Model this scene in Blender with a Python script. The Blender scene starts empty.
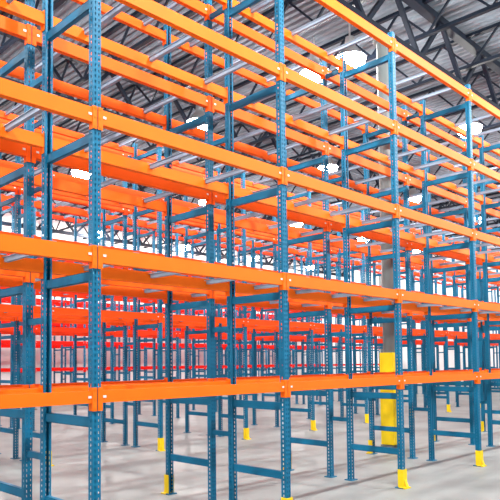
import bpy, math, random
from mathutils import Vector, Matrix
random.seed(4)
scene=bpy.context.scene
scene.view_settings.view_transform='Standard'
BAY=2.52; DEP=0.914; GAP=0.30; LV=[1.5+1.22*i for i in range(5)]; TOP=6.56
# ---------- camera ----------
cx,cy,cz,yaw,pitch,roll,f,px,py=[-2.9568, -4.5525, 1.7884, 0.8051, 0.0502, -0.009, 622.8088, 216.4587, 330.6163]
fw=Vector((math.cos(yaw)*math.cos(pitch),math.sin(yaw)*math.cos(pitch),math.sin(pitch)))
r=Vector((math.sin(yaw),-math.cos(yaw),0.)); u=r.cross(fw)
r2=r*math.cos(roll)+u*math.sin(roll); u2=-r*math.sin(roll)+u*math.cos(roll)
cam=bpy.data.cameras.new("camera"); co=bpy.data.objects.new("camera",cam); scene.collection.objects.link(co)
M=Matrix.Identity(4)
for i in range(3): M[i][0]=r2[i]; M[i][1]=u2[i]; M[i][2]=-fw[i]; M[i][3]=(cx,cy,cz)[i]
co.matrix_world=M
cam.sensor_width=36; cam.lens=f/500*36; cam.shift_x=(250-px)/500; cam.shift_y=(py-250)/500
cam.clip_end=300; scene.camera=co
# ---------- materials ----------
def mat(name,col,rough=.5,metal=0,var=.12,scale=3,emit=0,bump=0,spec=.5):
    m=bpy.data.materials.new(name); m.use_nodes=True; nt=m.node_tree; b=nt.nodes['Principled BSDF']
    b.inputs['Roughness'].default_value=rough; b.inputs['Metallic'].default_value=metal; b.inputs['Specular IOR Level'].default_value=spec
    tc=nt.nodes.new('ShaderNodeTexCoord')
    n=nt.nodes.new('ShaderNodeTexNoise'); n.inputs['Scale'].default_value=scale; n.inputs['Detail'].default_value=6
    nt.links.new(tc.outputs['Object'],n.inputs['Vector'])
    cr=nt.nodes.new('ShaderNodeValToRGB'); cr.color_ramp.elements[0].position=.3; cr.color_ramp.elements[1].position=.7
    cr.color_ramp.elements[0].color=(*[c*(1-var) for c in col],1); cr.color_ramp.elements[1].color=(*[min(1,c*(1+var)) for c in col],1)
    nt.links.new(n.outputs[0],cr.inputs[0]); nt.links.new(cr.outputs[0],b.inputs['Base Color'])
    if bump:
        bp=nt.nodes.new('ShaderNodeBump'); bp.inputs['Strength'].default_value=bump; nt.links.new(n.outputs[0],bp.inputs['Height']); nt.links.new(bp.outputs[0],b.inputs['Normal'])
    if emit: b.inputs['Emission Color'].default_value=(*col,1); b.inputs['Emission Strength'].default_value=emit
    return m
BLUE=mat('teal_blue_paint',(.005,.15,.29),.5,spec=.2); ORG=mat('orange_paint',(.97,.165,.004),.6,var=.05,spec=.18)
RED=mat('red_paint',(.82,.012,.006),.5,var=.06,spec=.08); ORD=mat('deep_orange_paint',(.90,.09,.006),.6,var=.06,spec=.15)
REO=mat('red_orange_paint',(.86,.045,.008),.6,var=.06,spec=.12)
GALV=mat('galvanized_steel',(.27,.37,.49),.5,.1,spec=.3)
YEL=mat('safety_yellow_paint',(.9,.66,.01),.5,spec=.25); WHITE=mat('white_clip',(.8,.8,.8),.5)
TRUSS=mat('dark_truss_paint',(.005,.009,.018),.6,spec=.15); DECK=mat('roof_deck_paint',(.165,.20,.24),.7,spec=.15)
CONC=mat('concrete_floor',(.235,.265,.27),.48,var=.2,scale=.8,bump=.015,spec=.3); WALL=mat('wall_paint',(.9,.91,.92),.8,var=.02)
COLM=mat('column_paint',(.12,.145,.15),.5); LAMP=mat('lamp_glow',(1,.98,.92),.5,emit=120); ALU=mat('aluminum_reflector',(.6,.6,.6),.3,.8)
MATS=[BLUE,ORG,GALV,YEL,WHITE]
class MB:
    def __init__(s): s.v=[];s.f=[];s.m=[]
    def quad(s,pts,m=0):
        i=len(s.v); s.v+=[tuple(q) for q in pts]; s.f.append(tuple(range(i,i+len(pts)))); s.m.append(m)
    def box(s,a,b,m=0):
        x0,y0,z0=a;x1,y1,z1=b
        i=len(s.v); s.v+=[(x0,y0,z0),(x1,y0,z0),(x1,y1,z0),(x0,y1,z0),(x0,y0,z1),(x1,y0,z1),(x1,y1,z1),(x0,y1,z1)]
        for f in [(0,3,2,1),(4,5,6,7),(0,1,5,4),(1,2,6,5),(2,3,7,6),(3,0,4,7)]: s.f.append(tuple(i+k for k in f)); s.m.append(m)
    def bar(s,p,q,t,m=0,w=None):
        p=Vector(p);q=Vector(q);d=(q-p).normalized(); a=Vector((0,0,1)) if abs(d.z)<.95 else Vector((1,0,0))
        s1=d.cross(a).normalized()*(w or t)/2; s2=d.cross(s1).normalized()*t/2
        i=len(s.v)
        for c in (p,q):
            for e in ((-1,-1),(1,-1),(1,1),(-1,1)): s.v.append(tuple(c+s1*e[0]+s2*e[1]))
        for f in [(0,3,2,1),(4,5,6,7),(0,1,5,4),(1,2,6,5),(2,3,7,6),(3,0,4,7)]: s.f.append(tuple(i+k for k in f)); s.m.append(m)
    def prism(s,prof,x0,x1,m=0):
        n=len(prof)
        s.quad([(x0,*q) for q in prof],m); s.quad([(x1,*q) for q in reversed(prof)],m)
        for k in range(n):
            a=prof[k];b=prof[(k+1)%n]; s.quad([(x0,*a),(x0,*b),(x1,*b),(x1,*a)],m)
    def ring(s,cx,cy,prof,n=24,m=0):
        i=len(s.v)
        for r,z in prof:
            for k in range(n): s.v.append((cx+r*math.cos(2*math.pi*k/n),cy+r*math.sin(2*math.pi*k/n),z))
        for j in range(len(prof)-1):
            for k in range(n): s.f.append((i+j*n+k,i+j*n+(k+1)%n,i+(j+1)*n+(k+1)%n,i+(j+1)*n+k)); s.m.append(m)
    def mesh(s,name,mats):
        me=bpy.data.meshes.new(name); me.from_pydata(s.v,[],s.f)
        for m in mats: me.materials.append(m)
        me.polygons.foreach_set('material_index',s.m); me.update(); return me
def obj(name,data,loc=(0,0,0),parent=None):
    o=bpy.data.objects.new(name,data); scene.collection.objects.link(o); o.location=loc
    if parent: o.parent=parent
    return o
# ---------- upright frame ----------
W=.078; D=.072
def holed(mb,o,u,width,holes,taper,z0=.0,z1=TOP):
    P=.0508; o=Vector(o); u=Vector(u)
    def pt(a,z): return o+u*a+Vector((0,0,z))
    n=int((z1-z0)/P); hh=.027
    for r in range(n):
        z=z0+r*P; za=z+(P-hh)/2; zb=za+hh
        mb.quad([pt(0,z),pt(width,z),pt(width,za),pt(0,za)]); mb.quad([pt(0,zb),pt(width,zb),pt(width,z+P),pt(0,z+P)])
        prev_b=prev_t=0
        for c,h in holes:
            lb=c-h*taper; lt=c-h
            mb.quad([pt(prev_b,za),pt(lb,za),pt(lt,zb),pt(prev_t,zb)]); prev_b=c+h*taper; prev_t=c+h
        mb.quad([pt(prev_b,za),pt(width,za),pt(width,zb),pt(prev_t,zb)])
def post(mb,yf,sgn):
    holed(mb,(-W/2,yf,0),(1,0,0),W,[(.021,.0075),(W-.021,.0075)],.55)
    for x in (-W/2,W/2): holed(mb,(x,yf,0),(0,sgn,0),D,[(.036,.007)],1.0)
    for x in (-W/2,W/2):
        e=-1 if x>0 else 1
        mb.quad([(x,yf+sgn*D,0),(x+e*.02,yf+sgn*D,0),(x+e*.02,yf+sgn*D,TOP),(x,yf+sgn*D,TOP)])
    y0,y1=sorted((yf-sgn*.03,yf+sgn*(D+.03)))
    mb.box((-.075,y0,0),(.075,y1,.012))
def frame(name,guard):
    mb=MB(); post(mb,0,1); post(mb,DEP,-1)
    for z in (.5,1.28,2.54,3.76,4.98,6.2):
        a,b=D-.01,DEP-D+.01
        mb.box((-.022,a,z-.043),(-.018,b,z+.043)); mb.box((-.022,a,z+.039),(.022,b,z+.043)); mb.box((-.022,a,z-.043),(.022,b,z-.039))
    GH=.26
    for g in guard:
        y=-.012 if g==0 else DEP+.012; s=1 if g==0 else -1
        for x in (-1,1):
            xa,xb=sorted((x*.043,x*.05)); ya,yb=sorted((y,y+s*.08)); mb.box((xa,ya,.0),(xb,yb,GH),3)
        ya,yb=sorted((y-s*.008,y)); mb.box((-.05,ya,0),(.05,yb,GH),3)
        ya,yb=sorted((y-s*.05,y+s*.05)); mb.box((-.075,ya,0),(.075,yb,.016),3)
        ya=y-s*.008; mb.quad([(-.03,ya-s*.04,.016),(.03,ya-s*.04,.016),(.03,ya,.12),(-.03,ya,.12)],3)
    return mb.mesh(name,MATS)
FR_A=frame('upright_frame_front_mesh',[0]); FR_B=frame('upright_frame_rear_mesh',[1]); FR_N=frame('upright_frame_plain_mesh',[])
def beams(name,bm,crossn=3,levels=(0,1,2,3,4)):
    mb=MB(); x0=W/2+.002; x1=BAY-W/2-.002
    for li in levels:
        zc=LV[li]
        h=.105 if li==0 else .13
        zb,zt=zc-h/2,zc+h/2
        for yf,s in ((0,1),(DEP,-1)):
            y=lambda a: yf+s*a
            prof=[(y(-.004),zb),(y(-.004),zt),(y(.034),zt),(y(.034),zt-.032),(y(.058),zt-.032),(y(.058),zb)]
            mb.prism(prof,x0,x1,1)
            for xe,sg in ((0,1),(BAY,-1)):
                xa,xb=sorted((xe+sg*.006,xe+sg*(W/2+.012))); ya,yb=sorted((y(-.012),y(-.004)))
                mb.box((xa,ya,zc-.12),(xb,yb,zc+.08),1)
                xa,xb=sorted((xe+sg*(W/2+.002),xe+sg*(W/2+.008))); ya,yb=sorted((y(-.004),y(.055)))
                mb.box((xa,ya,zc-.12),(xb,yb,zc+.08),1)
                for dz in (-.1,-.02,.06):
                    xa,xb=sorted((xe+sg*.018,xe+sg*.03)); ya,yb=sorted((y(-.016),y(-.012))); mb.box((xa,ya,zc+dz-.006),(xb,yb,zc+dz+.006),1)
                xa,xb=sorted((xe+sg*(W/2+.02),xe+sg*(W/2+.05))); ya,yb=sorted((y(-.009),y(-.004))); 
                mb.box((xa,ya,zc-.010),(xb,yb,zc+.010),4)
        if li>0:
            for k in range(crossn):
                xc=BAY*(k+.5)/crossn
                mb.box((xc-.032,.036,zt-.03),(xc+.032,DEP-.036,zt-.024),2)
                mb.box((xc-.020,.06,zt-.07),(xc+.020,DEP-.06,zt-.03),2)
                mb.box((xc-.032,.0,zt),(xc+.032,.03,zt+.004),2); mb.box((xc-.032,DEP-.03,zt),(xc+.032,DEP,zt+.004),2)
    ms=list(MATS); ms[1]=bm
    return mb.mesh(name,ms)
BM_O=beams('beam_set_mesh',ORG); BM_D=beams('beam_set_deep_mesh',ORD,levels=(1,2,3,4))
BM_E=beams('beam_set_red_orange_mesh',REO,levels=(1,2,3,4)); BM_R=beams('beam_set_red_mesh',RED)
BM_O2=beams('beam_set_rear_mesh',mat('orange_paint_rear_shaded',(.93,.13,.005),.6,var=.05,spec=.18))  # same orange, darkened: the rear rack's weaker light is put into the colour
sp=MB()
for z in (.9,2.2,4.6,6.3): sp.box((-.02,0,z-.03),(.02,GAP,z+.03),0)
SP=sp.mesh('row_spacer_mesh',MATS)
def rack(y,b0,b1,fr,bm,spacer=False):
    e=obj('pallet_rack',None,(b0*BAY,y,0))
    for i in range(b1-b0+1):
        obj('upright_frame_%d'%(i+1),fr,(i*BAY,0,0),e)
        if spacer: obj('row_spacer_%d'%(i+1),SP,(i*BAY,DEP,0),e)
        if i<b1-b0: obj('load_beams_%d'%(i+1),bm,(i*BAY,0,0),e)
N1=15
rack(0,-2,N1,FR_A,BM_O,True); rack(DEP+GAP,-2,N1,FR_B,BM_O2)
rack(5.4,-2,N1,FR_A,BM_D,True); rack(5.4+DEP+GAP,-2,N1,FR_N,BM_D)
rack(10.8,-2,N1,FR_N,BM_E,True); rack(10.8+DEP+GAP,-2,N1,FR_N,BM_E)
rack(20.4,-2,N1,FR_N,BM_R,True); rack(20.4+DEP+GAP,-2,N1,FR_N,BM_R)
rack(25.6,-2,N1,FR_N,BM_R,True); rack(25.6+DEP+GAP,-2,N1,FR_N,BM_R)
# ---------- shell ----------
X0,X1,Y0,Y1,H=-9,41,-9,28.2,10.2
def slab(name,a,b,m):
    mb=MB(); mb.box(a,b,0); return obj(name,mb.mesh(name,[m]))
slab('floor',(X0-.2,Y0-.2,-.2),(X1+.2,Y1+.2,0),CONC)
slab('wall_back',(X0,Y1,0),(X1,Y1+.2,H),WALL); slab('wall_left',(X0-.2,Y0,0),(X0,Y1+.2,H),WALL); slab('wall_right',(X1,Y0,0),(X1+.2,Y1+.2,H),WALL)
mb=MB(); prof=[]; x=X0
while x<X1:
    prof+=[(x,H),(x+.08,H),(x+.11,H+.06),(x+.19,H+.06)]; x+=.22
for i in range(len(prof)-1):
    a,b=prof[i],prof[i+1]; mb.quad([(a[0],Y0,a[1]),(b[0],Y0,b[1]),(b[0],Y1,b[1]),(a[0],Y1,a[1])])
obj('ceiling',mb.mesh('ceiling',[DECK]))
def truss(L,dep,t,pan):
    mb=MB(); n=max(2,int(round(L/pan)))
    mb.bar((0,0,0),(L,0,0),t,w=t*1.3); mb.bar((0,0,-dep),(L,0,-dep),t,w=t*1.3)
    for i in range(n):
        a=i*L/n;b=(i+.5)*L/n;c=(i+1)*L/n
        mb.bar((a,0,0),(b,0,-dep),t*.6); mb.bar((b,0,-dep),(c,0,0),t*.6)
    return mb
J=truss(Y1-Y0-.1,.8,.08,1.5).mesh('joist_mesh',[TRUSS])
x=X0+1
while x<X1:
    o=obj('roof_joist',J,(x,Y0+.05,H-.05)); o.rotation_euler[2]=math.pi/2; x+=2.3
G=truss(X1-X0-.1,1.3,.16,2.3).mesh('girder_mesh',[TRUSS])
for y in (-5.,2.36,10.0,18.0,25.0): obj('roof_girder',G,(X0+.05,y,H-.1))
def column(name,guard):
    cm=MB()
    cm.ring(0,0,[(.0,.0),(.22,0),(.22,.03),(.13,.03),(.13,H-1.6),(.2,H-1.6),(.2,H-1.5),(0,H-1.5)],24,0)
    if guard:
        g=[(-.15,-.15),(.15,-.15),(.15,.15),(-.15,.15)]
        for i in range(4):
            a=g[i];b=g[(i+1)%4]; cm.quad([(*a,.05),(*b,.05),(*b,1.95),(*a,1.95)],1)
        cm.quad([(*q,1.95) for q in g],1)
    return cm.mesh(name,[COLM,YEL])
C1=column('column_guarded_mesh',True); C2=column('column_plain_mesh',False)
for x in (-3.9,8.72,21.5,34.2): obj('building_column',C1,(x,2.36,0)); obj('building_column',C2,(x,18.0,0))
lm=MB(); lm.ring(0,0,[(0,.55),(.1,.55),(.13,.34),(.16,.3),(.38,.02),(.37,.02),(.14,.28)],24,0); lm.ring(0,0,[(.36,.03),(.34,-.1),(.24,-.22),(.12,-.28),(0,-.3)],24,1); lm.bar((0,0,.5),(0,0,.95),.03,0)
LM=lm.mesh('lamp_mesh',[ALU,LAMP])
def lamp(x,y,e=420):
    z=8.95; o=obj('high_bay_light',LM,(x,y,z))
    l=bpy.data.lights.new('bulb','POINT'); l.shadow_soft_size=.12; l.energy=e*2; l.color=(1,.97,.92)
    obj('bulb',l,(0,0,-.48),o)
lamp(9.42,4.7,170)
for y,e in ((-3.2,800),(3.66,170),(9.0,110),(15.6,240),(24.4,650)):  # first row: unseen fixtures added over the front aisle to light the beam fronts
    for x in (-4,2.6,9.44,15.9,22.2,28.5,34.8): lamp(x,y,e)
w=bpy.data.worlds.new('world'); scene.world=w; w.use_nodes=True
w.node_tree.nodes['Background'].inputs[0].default_value=(.95,.98,1,1); w.node_tree.nodes['Background'].inputs[1].default_value=.75
